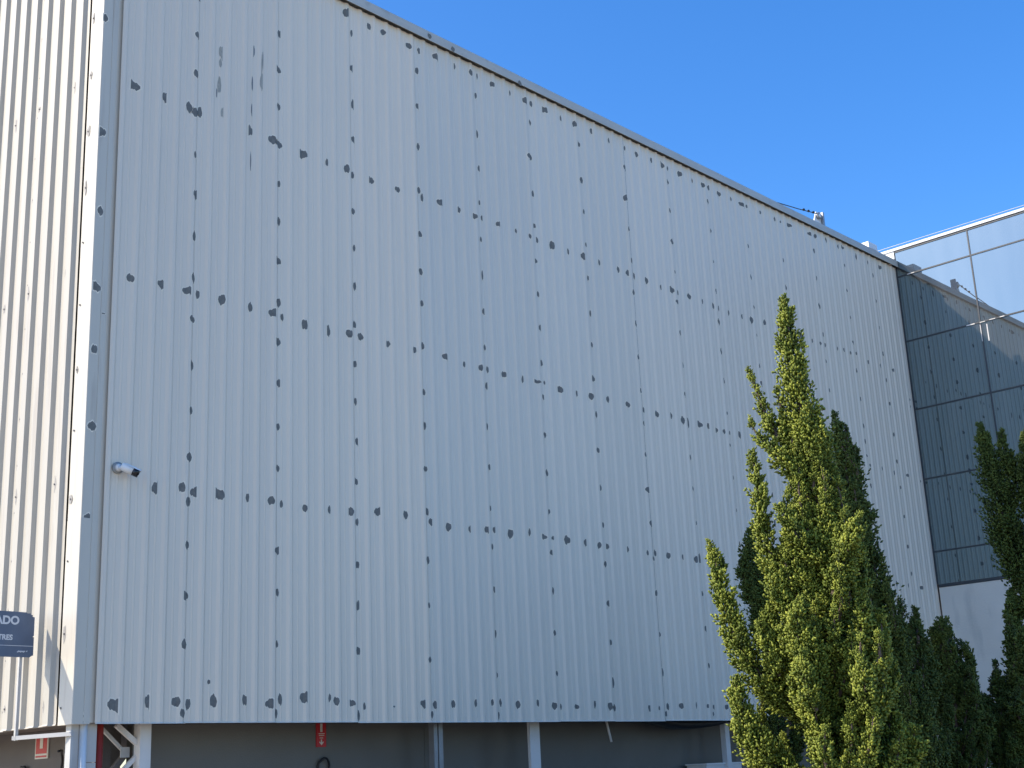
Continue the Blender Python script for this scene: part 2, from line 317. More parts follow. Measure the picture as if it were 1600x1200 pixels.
# paint patches, in metres on the wall: position along it, height, width (mm), height (mm), largest first
SPOTS = """0.05,2.94,78,140 0.38,2.49,96,113 0.06,2.40,83,100 1.45,4.46,99,109 1.41,2.53,73,123 1.01,2.52,86,92 0.38,8.43,97,100 0.06,4.92,88,82 2.45,2.57,82,112 0.05,6.24,78,93 0.05,3.56,73,83 2.04,2.51,86,92 1.43,6.44,80,111 1.15,4.45,74,98 0.73,4.44,57,117 1.00,8.42,75,118 2.04,8.40,105,98 1.08,3.03,64,98 0.72,2.52,45,126 1.02,4.48,66,101 1.02,6.44,91,83 0.40,6.42,78,86 1.09,4.78,71,96 1.07,8.38,85,98 1.09,4.35,63,103 1.14,2.50,54,104 2.46,8.36,92,107 0.04,7.81,67,96 0.05,5.64,64,88 1.08,2.42,64,84 2.05,6.44,85,94 2.05,4.47,82,87 2.47,6.40,68,121 1.76,2.54,54,105 0.05,7.00,62,90 0.05,4.09,61,74 1.09,3.47,58,88 0.73,6.44,63,91 2.17,2.55,53,108 3.08,6.43,90,92 1.13,8.41,54,126 3.44,4.51,81,93 2.13,8.37,94,83 2.13,6.57,70,99 6.51,4.49,102,112 3.08,10.37,78,123 0.71,8.43,51,116 2.13,6.14,69,93 2.86,2.54,69,84 1.78,6.44,59,103 5.50,4.47,82,114 3.15,3.04,68,90 1.07,8.82,65,95 1.09,7.03,48,116 1.09,6.16,69,75 1.09,3.94,52,87 3.07,8.38,75,107 4.04,2.52,74,89 1.09,6.59,48,110 2.13,7.03,70,90 3.24,6.43,83,85 3.85,4.52,70,95 4.49,4.45,75,98 2.12,3.98,62,79 1.76,8.41,49,122 3.08,4.47,61,95 1.09,7.48,49,104 6.54,8.37,90,124 4.52,10.35,94,99 2.12,2.42,45,92 2.80,6.40,44,134 1.15,6.43,48,93 1.10,5.69,40,106 2.12,9.26,69,86 4.16,4.05,62,95 4.21,2.51,61,90 0.02,9.03,48,87 2.13,5.70,56,85 3.16,3.50,43,111 6.19,9.53,108,94 5.50,2.52,69,92 1.77,4.47,45,89 2.13,7.48,50,102 4.17,7.42,82,84 4.52,6.45,83,82 3.44,8.35,73,88 6.56,10.33,113,93 2.47,4.44,57,76 6.12,2.51,79,84 4.16,5.07,78,73 6.55,6.41,100,86 4.51,8.39,80,88 3.07,2.52,63,66 1.10,5.24,43,82 4.17,6.51,65,93 3.16,3.92,56,80 4.17,4.59,58,94 1.07,9.27,54,82 2.12,8.82,60,84 2.13,5.24,56,73 4.07,10.33,91,80 7.23,2.79,56,131 2.12,9.71,52,99 2.13,3.57,46,78 9.15,6.43,92,119 7.14,2.51,74,95 3.15,2.40,38,103 4.48,2.52,53,91 7.15,6.43,92,92 3.66,10.35,82,78 3.84,8.36,81,74 4.22,4.48,58,86 4.16,2.41,56,79 3.44,10.34,65,95 2.13,4.81,52,72 4.17,5.57,54,97 8.20,9.53,105,102 3.16,6.10,54,84 6.20,5.29,71,93 7.22,2.49,74,88 4.15,2.98,61,71 7.22,4.25,83,85 8.21,5.32,91,92 3.17,7.00,46,102 4.18,7.89,72,77 6.15,10.33,77,106 5.51,6.42,74,82 7.23,9.51,90,98 9.56,6.43,103,96 3.17,9.22,38,131 2.13,7.91,46,85 2.18,6.42,45,81 3.16,6.55,50,85 2.18,4.45,43,75 3.16,4.37,48,78 3.65,6.43,57,79 4.17,5.96,60,80 7.22,6.68,79,93 9.15,8.37,95,106 7.92,6.45,98,81 6.19,3.35,69,79 6.20,3.85,58,96 3.16,7.89,61,74 4.23,8.37,47,112 5.18,3.30,47,97 4.20,10.04,59,97 8.23,3.95,76,92 4.18,8.45,63,83 4.18,7.03,61,79 5.11,6.43,66,81 9.27,6.41,62,143 7.22,3.76,76,80 11.23,10.31,160,81 9.58,10.33,117,93 6.10,4.49,81,67 7.22,5.72,85,77 4.05,6.44,55,81 7.13,4.48,70,86 8.56,4.47,78,91 3.16,8.33,47,91 4.19,9.02,53,98 5.10,4.48,53,86 7.16,8.38,68,108 6.12,6.44,114,50 6.20,5.77,72,78 2.79,4.46,38,84 3.17,5.24,40,88 4.83,2.53,45,86 9.28,4.49,53,143 5.53,10.34,79,80 8.59,2.52,90,69 1.08,7.91,38,77 3.16,4.80,44,76 11.19,8.36,92,120 8.55,6.42,81,93 7.23,3.28,69,78 3.16,5.68,40,86 3.23,2.49,38,76 7.16,10.33,83,90 3.17,8.78,48,85 10.27,8.13,86,110 7.50,6.45,67,94 5.14,10.36,65,88 2.78,2.57,32,80 5.22,2.54,41,91 5.18,2.40,41,90 2.79,8.37,41,90 2.13,3.07,34,70 8.31,2.51,61,92 5.12,8.38,68,74 6.20,4.31,70,66 8.12,8.38,73,98 8.22,4.87,70,87 3.16,9.68,43,91 9.56,8.37,90,93 9.24,9.14,88,94 6.19,2.88,62,67 10.56,6.43,68,120 6.52,2.50,70,59 4.16,3.56,48,66 8.22,8.11,73,92 9.16,10.34,81,103 7.30,4.48,64,78 3.17,7.45,42,80 8.55,8.37,68,104 9.18,4.47,67,93 5.18,5.72,44,91 5.09,2.54,41,80 6.86,4.49,50,93 4.24,10.33,49,89 4.85,8.39,50,86 5.21,7.63,34,127 6.28,10.33,58,97 3.17,10.14,39,93 8.22,7.65,58,105 10.18,10.33,96,89 7.92,2.49,52,86 5.20,6.22,39,100 8.25,2.94,47,101 4.19,9.56,48,82 7.92,8.38,65,92 8.22,7.17,65,89 7.23,10.05,70,85 8.54,10.32,78,90 12.64,8.40,101,97 5.23,6.43,44,85 5.23,4.49,43,79 10.26,7.66,68,108 5.84,4.52,40,93 5.84,2.54,38,86 6.21,8.07,68,67 5.22,9.53,35,122 8.22,5.80,64,81 13.33,9.07,96,107 4.83,4.46,36,85 5.18,2.84,36,81 8.23,8.59,52,113 5.52,8.39,59,70 4.84,6.42,43,80 6.22,9.01,50,93 9.76,6.44,64,97 6.86,2.53,36,98 5.85,6.42,41,91 11.57,8.40,85,94 8.22,10.01,68,88 8.23,4.40,62,72 5.19,5.23,43,73 7.23,4.75,51,79 9.24,8.21,79,76 5.20,7.16,39,87 5.18,4.74,38,80 7.23,5.23,45,89 8.28,4.48,49,90 6.22,7.62,49,79 7.52,10.35,57,92 12.64,10.34,125,73 6.21,4.81,47,72 8.22,6.69,57,83 8.12,4.47,55,77 5.22,10.07,41,92 6.22,6.70,43,85 10.60,10.31,90,79 11.29,9.09,65,112 9.25,5.91,54,94 7.71,4.48,47,84 9.25,9.64,65,90 10.27,10.08,70,95 9.61,2.51,60,71 6.22,8.56,56,68 10.16,6.42,75,74 14.37,5.14,98,82 5.19,4.29,37,71 7.51,8.38,49,91 10.17,8.36,60,100 8.26,2.42,47,75 7.25,7.59,40,101 8.22,9.06,59,80 9.26,10.10,65,86 9.97,6.41,65,78 5.20,6.70,39,74 5.19,3.80,32,77 6.26,8.37,44,82 9.25,7.74,55,90 7.24,6.20,39,92 8.23,6.24,50,82 9.24,6.82,54,87 9.25,5.46,53,83 9.26,4.98,53,81 12.32,9.16,70,104 14.36,7.16,78,104 14.36,5.61,77,99 4.86,10.35,34,92 5.22,9.06,35,89 6.22,7.17,37,87 8.27,8.37,44,98 9.28,3.54,45,86 14.36,6.13,88,84 5.21,8.10,40,73 6.21,6.26,42,71 7.24,7.15,47,72 10.28,9.60,61,88 10.33,10.33,62,90 8.25,3.42,48,66 13.27,10.36,108,68 14.38,10.40,128,64 11.97,8.38,48,123 10.27,7.20,51,91 8.26,6.43,43,83 9.29,3.05,44,76 5.86,8.39,42,67 6.12,8.39,43,68 11.28,7.63,64,80 15.72,4.52,94,72 5.87,10.34,38,81 6.24,10.04,39,82 7.25,8.09,41,79 10.57,8.34,53,90 10.27,8.62,52,90 7.91,10.33,44,88 5.26,10.36,30,93 8.89,6.45,38,94 6.24,2.50,28,73 14.85,10.35,60,130 11.30,9.62,66,80 11.29,8.59,65,77 10.27,6.23,58,69 7.25,9.05,41,77 10.28,5.75,50,77 6.87,6.42,32,82 13.46,10.37,77,81 10.27,6.71,59,65 6.25,4.49,41,51 15.70,10.36,88,86 14.34,8.64,80,79 14.35,8.13,79,78 1.36,2.70,21,43 5.24,8.39,29,78 6.88,10.32,34,89 9.25,8.67,48,77 9.26,7.26,39,88 10.28,5.27,49,71 14.45,4.51,65,80 14.86,4.53,56,97 5.21,8.59,29,74 8.89,10.34,40,91 9.28,4.01,37,74 8.27,10.33,46,73 12.20,10.33,61,84 14.35,9.59,81,75 14.38,4.62,65,75 14.37,7.64,67,77 15.43,7.17,72,78 15.42,5.20,70,73 7.25,8.57,34,71 13.83,10.40,56,95 13.37,10.08,54,92 10.29,4.79,41,70 8.13,2.49,33,59 10.23,2.52,39,65 15.39,9.64,61,97 6.87,8.37,26,84 11.38,10.32,57,70 14.36,9.10,69,74 14.35,6.64,89,51 10.28,9.10,43,76 13.35,9.58,54,85 13.35,8.58,53,82 15.40,8.65,61,88 8.88,8.35,31,85 9.29,8.36,32,86 10.31,8.35,34,90 9.32,2.51,29,71 10.36,2.52,32,73 13.24,8.40,63,64 13.35,8.11,64,64 9.29,10.33,41,71 12.33,9.64,50,76 15.40,10.13,62,85 9.90,8.37,33,83 10.93,8.36,36,86 1.09,9.69,27,34 8.93,2.53,21,86 11.29,8.13,46,65 11.78,10.33,49,71 6.25,6.45,30,51 9.30,2.42,29,62 15.38,9.14,61,76 14.23,8.43,56,72 15.42,7.73,60,73 15.73,6.48,72,59 15.41,6.69,59,71 9.91,10.32,34,78 9.18,2.52,29,58 14.23,10.38,46,89 13.39,8.40,43,82 14.01,8.44,44,84 14.85,6.49,46,81 15.27,6.47,47,82 14.43,8.46,57,67 14.24,6.47,55,62 14.44,6.49,56,63 15.43,5.72,59,63 8.89,4.48,22,79 14.82,8.38,47,79 15.41,8.16,48,80 13.36,7.61,42,74 11.29,6.24,36,66 15.43,4.74,46,72 15.70,8.40,62,63 15.26,10.35,49,79 10.92,6.41,35,56 15.43,6.23,47,64 10.30,6.42,25,69 12.98,8.39,31,81 15.25,8.40,36,87 15.27,4.53,34,77 14.39,10.07,46,63 16.21,7.94,63,50 16.20,7.81,63,50 13.34,7.13,42,56 16.21,6.44,62,48 10.94,10.32,28,75 13.79,8.42,33,77 3.63,2.49,18,19 12.37,10.33,31,48 0.13,6.00,13,15 10.32,2.95,72,109 10.27,3.45,59,88 10.27,3.99,56,106 10.28,4.30,70,128 11.31,2.59,68,95 11.30,3.08,52,96 11.30,3.48,59,119 11.30,3.92,55,85 11.30,4.35,48,112 11.32,4.67,69,91 11.27,5.19,67,121 11.28,5.61,75,85 11.32,6.91,59,87 11.28,7.35,75,94 12.31,2.61,65,90 12.33,2.98,70,108 12.34,3.40,74,88 12.35,3.83,71,119 12.31,4.37,43,90 12.30,4.79,45,95 12.29,5.23,79,115 12.35,5.62,68,83 12.31,6.08,64,113 12.32,6.48,62,90 12.29,6.90,59,107 12.33,7.32,41,106 13.36,2.58,56,99 13.35,3.04,54,97 13.37,3.40,62,126 13.35,3.82,78,122 13.32,4.29,73,93 13.36,4.81,50,109 13.35,5.23,63,85 13.32,5.60,68,84 13.36,6.03,56,113 13.33,6.44,77,92 14.36,2.58,54,91 14.37,3.06,45,101 14.37,3.46,80,87 14.35,3.89,42,109 14.35,6.89,78,107 9.88,2.52,61,114 10.68,2.53,60,91 11.02,2.53,59,111 11.59,2.49,66,86 11.83,2.56,68,119 12.12,2.49,78,107 12.67,2.51,84,107 12.95,2.53,73,93 13.51,2.46,79,99 13.80,2.52,83,106 14.08,2.49,58,109 14.60,2.52,84,118 14.92,2.48,85,96 9.60,4.48,73,86 9.86,4.47,76,80 10.42,4.51,62,102 10.72,4.48,51,102 10.99,4.43,85,115 11.56,4.44,61,109 11.82,4.46,72,107 12.15,4.49,69,108 12.68,4.55,62,117 12.97,4.48,83,120 13.53,4.48,50,104 13.84,4.48,84,99 14.07,4.50,86,100 14.63,4.52,50,100"""
def patch(mb, u, z, wd, ht, rnd, off=0.0016, pf=prof, conv=None):
    n = 9
    a0, a1 = u-wd/2, u+wd/2
    flat = rnd.random()
    ts = [a0 + (a1-a0)*k/n for k in range(n+1)]
    k0 = math.floor((a0-S0)/PITCH_M)
    for k in range(k0, k0+3):
        for (a, d) in PROF:
            q = S0+k*PITCH_M+a
            if a0+0.002 < q < a1-0.002: ts.append(q)
    for k in (math.floor((a0-S0)/SW), math.floor((a0-S0)/SW)+1):
        for q in (S0+k*SW-0.0005, S0+k*SW, S0+k*SW+0.0365, S0+k*SW+0.0372):
            if a0+0.002 < q < a1-0.002: ts.append(q)
    ts = sorted(set(round(t, 5) for t in ts))
    ph = [rnd.uniform(0, 6.28) for _ in range(4)]; sk = rnd.uniform(-0.35, 0.35)
    top, bot = [], []
    for t in ts:
        s = 2*(t-a0)/(a1-a0)-1
        sh = s
        if flat < 0.20: sh = s*0.5-0.45           # cut straight on the right by a rib or a masked edge
        elif flat < 0.32: sh = s*0.5+0.45
        e = max(0.0, 1-abs(sh)**2.4)**0.62
        j = 1+0.15*math.sin(4.3*s+ph[0])+0.09*math.sin(9.7*s+ph[1])
        j2 = 1+0.16*math.sin(3.9*s+ph[2])+0.11*math.sin(8.7*s+ph[3])
        top.append(z+ht*(0.46*e*j+0.22*sk*s)); bot.append(z-ht*(0.46*e*j2-0.22*sk*s))
    i = len(mb.v); cv = conv or (lambda u_, y_, z_: (u_, y_-off, z_))
    for t, a, b in zip(ts, top, bot):
        y = pf(t); mb.v.append(cv(t, y, b)); mb.v.append(cv(t, y, a))
    for k in range(len(ts)-1): mb.f.append((i+2*k, i+2*k+2, i+2*k+3, i+2*k+1))
    return mb
rnd = random.Random(5)
rest = MB(); halo = MB()
for k, s in enumerate(SPOTS.split()):
    u, z, wd, ht = [float(q) for q in s.split(',')]; wd /= 1000; ht /= 1000
    wd = max(wd*1.0, 0.034); ht *= 1.02
    if u < 0.16: wd = min(wd, 0.12); u = max(u, wd/2-0.015)
    elif u < 0.24+wd/2: u = 0.24+wd/2
    if u+wd/2 > X1-0.02: u = X1-0.02-wd/2
    z = min(z, ZT-0.2)
    st = rnd.getstate(); patch(halo, u, z, wd*1.25+0.006, ht*1.2+0.008, rnd, off=0.0008); rnd.setstate(st)      # paint sanded back round each patch
    if k < 295: 
        par = sheets[min(15, int((u-S0)//SW))] if u > 0.16 else bld
        patch(MB(), u, z, wd, ht, rnd).build('paint_patch', M['primer'], par, recalc=False)
    else: patch(rest, u, z, wd, ht, rnd)
o = rest.build('paint_patches', M['primer'], bld, recalc=False); o['kind'] = 'stuff'
o = halo.build('sanded_rims', M['sanded'], bld, recalc=False); o['kind'] = 'stuff'
# scraped streaks near the top left
mb = MB(); mb2 = MB()
for (u, z, wd, ht) in ((1.885, 9.03, 0.045, 0.22), (1.89, 9.25, 0.02, 0.26), (1.372, 9.19, 0.045, 0.16), (1.36, 8.80, 0.05, 0.2), (1.37, 9.06, 0.04, 0.1), (1.40, 8.5, 0.03, 0.12)): patch(mb, u, z, wd, ht, rnd)
for (u, z, wd, ht) in ((1.912, 9.30, 0.014, 0.22), (1.797, 9.37, 0.018, 0.14), (1.776, 8.97, 0.02, 0.18), (1.765, 8.06, 0.012, 0.22), (1.77, 8.66, 0.012, 0.16), (1.33, 8.7, 0.014, 0.12)): patch(mb2, u, z, wd, ht, rnd)
for a, mm in ((mb, 'scrape'), (mb2, 'scrape_dark')): q = a.build('paint_scrapes', M[mm], bld, recalc=False); q['kind'] = 'stuff'
# patches on the roof edge capping
for (u, z) in ((4.37, ZT-0.075), (4.77, ZT-0.10), (6.0, ZT-0.12)):
    patch(MB(), u, z, 0.07, 0.07, rnd, pf=lambda t: -0.0715).build('paint_patch', M['primer'], bld, recalc=False)
# screws and smudges on the side
rs = random.Random(9)
mbs, mbk = MB(), MB()
spots = []
for j in range(20):
    z = 2.5 + j*0.455
    spots.append((Y0+4*PL+0.035, z)); 
for z in (2.5, 4.46, 6.46, 8.45):
    for v in (0.43, 1.12, 1.62, 2.1, 2.6): spots.append((v+rs.uniform(-0.02, 0.02), z+rs.uniform(-0.03, 0.03)))
for j in range(14): spots.append((0.165, 2.5+j*0.6+rs.uniform(-0.03, 0.03)))
for (v, z) in spots:
    fl = v < 0.2
    pf = (lambda t: 0.0075) if fl else (lambda t: profl(t))
    cv = lambda u_, y_, z_: (-y_-0.0015, u_, z_)
    if not fl or rs.random() < 0.4: patch(mbs, v, z, rs.uniform(0.03, 0.06), rs.uniform(0.06, 0.16), rs, pf=pf, conv=cv)
    x = -pf(v)
    mbk.tube([(x, v, z), (x-0.008, v, z)], 0.009, 6)
q = mbs.build('screw_smudges', M['smudge'], bld, recalc=False); q['kind'] = 'stuff'
q = mbk.build('cladding_screws', M['screw'], bld); q['kind'] = 'stuff'

# ground floor, set back below the cladding
MB().box(0.05, X1-0.03, 0.068, 0.72, ZB+0.03, ZB+0.045).build('soffit', M['panel_side'], bld)
MB().box(0.068, 0.72, 0.725, 9, ZB+0.03, ZB+0.045).build('soffit', M['panel_side'], bld)
for (a, b) in ((1.02, 4.70), (4.705, 6.45), (6.455, 10.75), (10.755, X1+0.3)):
    MB().box(a, b, 0.70, 0.80, 0, ZB+0.028).build('ground_floor_wall', M['panel'], bld)
MB().box(0.70, 0.80, 0.70, 9, 0, ZB+0.028).build('ground_floor_wall', M['panel_side'], bld)
MB().box(0.80, 1.02, 0.90, 0.98, 0, ZB+0.028).build('ground_floor_wall', M['panel_side'], bld)
def post(x0, x1, y0, y1, m, name='post'): return MB().box(x0, x1, y0, y1, 0, ZB+0.028).build(name, M[m], bld)
post(0.82, 0.932, 0.25, 0.35, 'white'); post(5.956, 6.125, 0.25, 0.29, 'white'); post(9.90, 10.0, 0.25, 0.33, 'white')
post(4.424, 4.478, 0.25, 0.33, 'galv'); post(4.496, 4.558, 0.25, 0.33, 'galv')
# corner column: folded panels with a joint
MB().box(0.045, 0.118, 0.075, 0.16, 0, ZB+0.028).build('corner_column', M['column'], bld)
MB().tube([(0.152, 0.062, 0), (0.152, 0.062, ZB+0.028)], 0.033, 14).build('downpipe', M['white_clean'], bld, True)
MB().box(0.187, 0.287, 0.075, 0.16, 2.02, ZB+0.028).build('column_panel', M['column'], bld)
MB().box(0.187, 0.287, 0.075, 0.16, 0, 2.014).build('column_panel', M['column'], bld)
MB().tube([(0.328, 0.10, 0), (0.328, 0.10, ZB+0.028)], 0.034, 12).build('red_pipe', M['redpipe'], bld, True)
def brace(a, b, wd=0.028, m='white'): return MB().tube([a, b], wd, 4).build('brace', M[m], bld)
brace((0.63, 0.34, 2.34), (0.87, 0.32, 2.145), 0.030); brace((0.87, 0.33, 2.10), (0.66, 0.34, 1.90), 0.026)
brace((0.50, 0.42, 2.345), (0.80, 0.44, 2.09), 0.02, 'column'); brace((0.80, 0.46, 2.09), (0.60, 0.46, 1.86), 0.034, 'panel_side')
MB().box(0.72, 0.81, 0.40, 0.412, 2.06, 2.15).build('gusset_plate', M['column'], bld)
MB().box(0.60, 0.66, 0.60, 0.68, 0, ZB+0.028).build('post', M['column'], bld)
# small rod and a slack black membrane under the edge
tag(MB().tube([(7.42, 0.30, 2.37), (7.50, 0.30, 2.10)], 0.016, 8).build('drain_rod', M['white'], None, True), 'short pale rod poking down below the cladding between two posts', 'rod')
mb = MB(); N = 16
for i in range(N+1):
    t = i/N; x = 8.3+1.75*t; z = 2.345-0.105*math.sin(math.pi*t)**1.4-0.012*math.sin(9*t)
    mb.v += [(x, 0.20, z), (x, 0.42, z-0.01), (x, 0.42, 2.362), (x, 0.20, 2.362)]
for i in range(N):
    for k in range(4): mb.f.append((4*i+k, 4*i+(k+1) % 4, 4*i+4+(k+1) % 4, 4*i+4+k))
tag(mb.build('membrane', M['black'], None, True), 'black membrane sagging below the cladding edge beside the juniper', 'membrane')
# black hoses
def hose(pts, r, label):
    P = []
    for i in range(len(pts)-1):
        p0, p1, p2, p3 = [Vector(pts[max(0, min(len(pts)-1, i+d))]) for d in (-1, 0, 1, 2)]
        for t in np.linspace(0, 1, 7)[:-1]:
            P.append(0.5*((2*p1)+(p2-p0)*t+(2*p0-5*p1+4*p2-p3)*t*t+(3*p1-p0-3*p2+p3)*t**3))
    P.append(Vector(pts[-1])); return tag(MB().tube(P, r, 8).build('black_cable', M['black'], None, True), label, 'cable')
hose([(3.175, 0.69, 1.4), (3.175, 0.68, 1.9), (3.20, 0.66, 1.985), (3.25, 0.65, 2.012), (3.30, 0.66, 1.975), (3.325, 0.68, 1.88), (3.33, 0.69, 1.4)], 0.012, 'black cable loop on the grey wall below the arrow sign')
hose([(0.69, 1.37, 1.5), (0.68, 1.36, 1.95), (0.66, 1.31, 2.08), (0.60, 1.22, 2.13), (0.45, 0.95, 2.15), (0.2, 0.55, 2.13)], 0.011, 'thin black cable arching beside the corner column')
hose([(0.69, 2.16, 1.5), (0.67, 2.12, 1.98), (0.66, 2.06, 2.035), (0.67, 2.0, 1.98), (0.69, 1.96, 1.5)], 0.013, 'black cable loop at the photo bottom below the blank-bar red sign')
# dark switch by the loop
# fire signs
fs = empty('fire_sign', (3.227, 0.69, 2.12), 'narrow red fire sign with pale down arrow on the grey wall', 'sign', )
MB().box(3.164, 3.291, 0.685, 0.695, 2.125, 2.40).build('plate', M['redsign'], fs)
def flat(poly, y): 
    m_ = MB(); m_.v = [(x, y, z) for x, z in poly]; m_.f = [tuple(range(len(poly)))]; return m_
def rect(x0, x1, z0, z1, y): return flat([(x0, z0), (x1, z0), (x1, z1), (x0, z1)], y)
rect(3.212, 3.242, 2.275, 2.37, 0.683).build('pictogram', M['cream'], fs, recalc=False)
flat([(3.228, 2.141), (3.258, 2.172), (3.250, 2.180), (3.236, 2.168), (3.236, 2.20), (3.220, 2.20), (3.220, 2.168), (3.206, 2.180), (3.198, 2.172)], 0.683).build('arrow', M['cream'], fs, recalc=False)
for k, (a, b, z) in enumerate(((3.19, 3.27, 2.258), (3.195, 3.265, 2.24), (3.205, 3.25, 2.215))): rect(a, b, z-0.004, z+0.004, 0.683).build('text_line', M['cream'], fs, recalc=False)
fs = empty('fire_sign', (0.69, 1.76, 2.11), 'square red fire sign with pale bar and white border at lower left', 'sign')
MB().box(0.685, 0.695, 1.635, 1.88, 2.105, 2.315).build('plate', M['cream'], fs)
def yrect(y0, y1, z0, z1, x): m_ = MB(); m_.quad((x, y1, z0), (x, y0, z0), (x, y0, z1), (x, y1, z1)); return m_
yrect(1.652, 1.863, 2.152, 2.300, 0.683).build('red_field', M['redsign'], fs, recalc=False)
yrect(1.652, 1.863, 2.118, 2.134, 0.683).build('red_band', M['redsign'], fs, recalc=False)
yrect(1.725, 1.785, 2.20, 2.300, 0.681).build('pictogram', M['cream'], fs, recalc=False)

# ------------------------------------------------------------------ hanging blue sign and its bracket
sg = empty('hanging_sign', (-0.5, 0.53, 2.93), 'worn blue sign with pale lettering ADO and TRES at the left edge', 'sign')
ol = [(-1.05, 2.925), (-0.125, 2.925), (-0.105, 2.94), (-0.093, 2.942), (-0.094, 3.098), (-0.108, 3.103), (-0.095, 3.112), (-0.096, 3.272), (-0.118, 3.278),
      (-0.112, 3.29), (-0.135, 3.294), (-0.132, 3.305), (-0.165, 3.303), (-0.175, 3.312), (-0.30, 3.314), (-1.05, 3.314)]
MB().prism(ol, 0.532, 0.544, axis=1).build('plate', M['signblue'], sg)
def onsign(x, z): return Matrix.Translation((x, 0.5305, z)) @ Matrix.Rotation(math.radians(90), 4, 'X')
text('lettering', 'ADO', 0.098, M['signtext'], sg, onsign(-0.238, 3.205), 0.0035, 'RIGHT')
text('lettering', 'TRES', 0.062, M['signtext'], sg, onsign(-0.292, 3.070), 0.002, 'RIGHT')
rect(-1.05, -0.097, 3.019, 3.0235, 0.5305).build('rule_line', M['signtext'], sg, recalc=False)
mb = MB()
for k in range(5): mb.tube([(-0.243+0.014*k, 0.5305, 2.966+0.003*(k % 2)), (-0.228+0.014*k, 0.5305, 2.978)], 0.0045, 5)
mb.tube([(-0.16, 0.5305, 2.972), (-0.15, 0.5305, 2.980)], 0.004, 5)
mb.build('small_logo', M['signtext'], sg)
br = empty('sign_bracket', (-0.19, 0.57, 2.22), 'white square-tube bracket carrying the blue sign from the corner column', 'bracket')
MB().tube([(-0.19, 0.572, 2.225), (-0.19, 0.572, 3.30)], 0.019, 4).build('upright', M['column'], br)
MB().tube([(-0.20, 0.60, 2.247), (0.03, 0.02, 2.253)], 0.024, 4).build('arm', M['column'], br)
MB().box(0.020, 0.044, 0.03, 0.11, 1.2, 2.28).build('fixing_plate', M['column'], br)

# ------------------------------------------------------------------ security camera
cc = empty('security_camera', (0.341, 0, 4.57), 'small white bullet security camera on the corrugated wall', 'camera')
MB().tube([(0.341, 0.0, 4.575), (0.341, -0.022, 4.575)], 0.054, 20).build('base_ring', M['grey'], cc, True)
MB().tube([(0.343, -0.022, 4.575), (0.345, -0.04, 4.574)], [0.038, 0.030], 20).build('base', M['white_clean'], cc, True)
MB().tube([(0.345, -0.035, 4.572), (0.36, -0.075, 4.566)], 0.016, 10).build('bracket_arm', M['white_clean'], cc, True)
a, b = Vector((0.340, -0.070, 4.582)), Vector((0.428, -0.125, 4.535))
d = (b-a).normalized()
MB().tube([a, a+d*0.008, b], [0.024, 0.037, 0.038], 18).build('body', M['white_clean'], cc, True)
MB().tube([b, b+d*0.055], [0.0392, 0.0392], 18).build('lens_hood', M['blackgloss'], cc, True)
MB().tube([b+d*0.056, b+d*0.059], [0.015, 0.013], 14).build('lens', M['black'], cc, True)
up = Vector((0, 0, 1)); sdv = d.cross(up).normalized(); upv = sdv.cross(d)
mb = MB()
for s in (0, 1):
    for t in np.linspace(-1.0, 1.0, 9):
        c_ = (a+d*0.03) if s == 0 else (b+d*0.062); mb.v.append(tuple(c_ + sdv*math.sin(t)*0.042 + upv*math.cos(t)*0.042))
mb.f = [(k, k+1, 10+k, 9+k) for k in range(8)]
mb.build('visor', M['white_clean'], cc, True)

# ------------------------------------------------------------------ air conditioner condenser
ac = empty('air_conditioner', (9.9, 0.5, 1.2), 'white outdoor air conditioner unit at the foot of the wall behind the juniper', 'air conditioner')
MB().box(9.47, 10.30, 0.30, 0.62, 1.18, 1.775).build('casing', M['white'], ac)
MB().box(9.455, 10.315, 0.285, 0.635, 1.776, 1.795).build('top_cover', M['white_clean'], ac)
mb = MB()
for k in range(9): mb.box(9.52, 9.84, 0.288, 0.296, 1.25+0.055*k, 1.262+0.055*k)
mb.build('grille', M['grey'], ac)
MB().tube([(9.68, 0.298, 1.47), (9.68, 0.294, 1.47)], 0.2, 24).build('fan_opening', M['black'], ac)
for x in (9.6, 10.15): MB().box(x, x+0.04, 0.28, 0.69, 1.13, 1.178).build('wall_bracket', M['galv'], ac)

# ------------------------------------------------------------------ roof edge bits
fl = empty('roof_bracket', (13.68, 0.12, ZT), 'small white bracket with round fitting standing on the roof edge', 'bracket')
MB().box(13.775, 13.82, -0.03, 0.07, ZT+0.0, ZT+0.27).build('upright', M['galv'], fl)
MB().prism([(13.52, ZT+0.01), (13.775, ZT+0.01), (13.775, ZT+0.255), (13.64, ZT+0.255)], 0.02, 0.04, axis=1).build('gusset', M['white_clean'], fl)
MB().tube([(13.68, 0.02, ZT+0.18), (13.68, -0.02, ZT+0.18)], 0.062, 18).build('round_fitting', M['galv'], fl, True)
MB().tube([(13.68, -0.021, ZT+0.18), (13.68, -0.028, ZT+0.18)], [0.038, 0.03], 16).build('fitting_centre', M['white_clean'], fl, True)
mb = MB().tube([(12.3, -0.01, ZT+0.03), (13.0, -0.01, ZT+0.112), (13.62, -0.01, ZT+0.20)], 0.009, 6)
sw = empty('stay_wire', (12.3, -0.01, ZT+0.03), 'dark stay wire with beads running down to the roof edge', 'wire')
mb.build('wire', M['black'], sw)
for t in (0.66, 0.78, 0.90):
    c_ = Vector((12.3, -0.01, ZT+0.03)).lerp(Vector((13.62, -0.01, ZT+0.20)), t) + Vector((0, 0, 0.006))
    MB().tube([c_+Vector((-0.035, 0, -0.005)), c_, c_+Vector((0.035, 0, 0.005))], [0.008, 0.024, 0.008], 10).build('insulator', M['black'], sw, True)
mb = MB().box(15.30, 15.62, -0.045, 0.10, ZT+0.018, ZT+0.13)
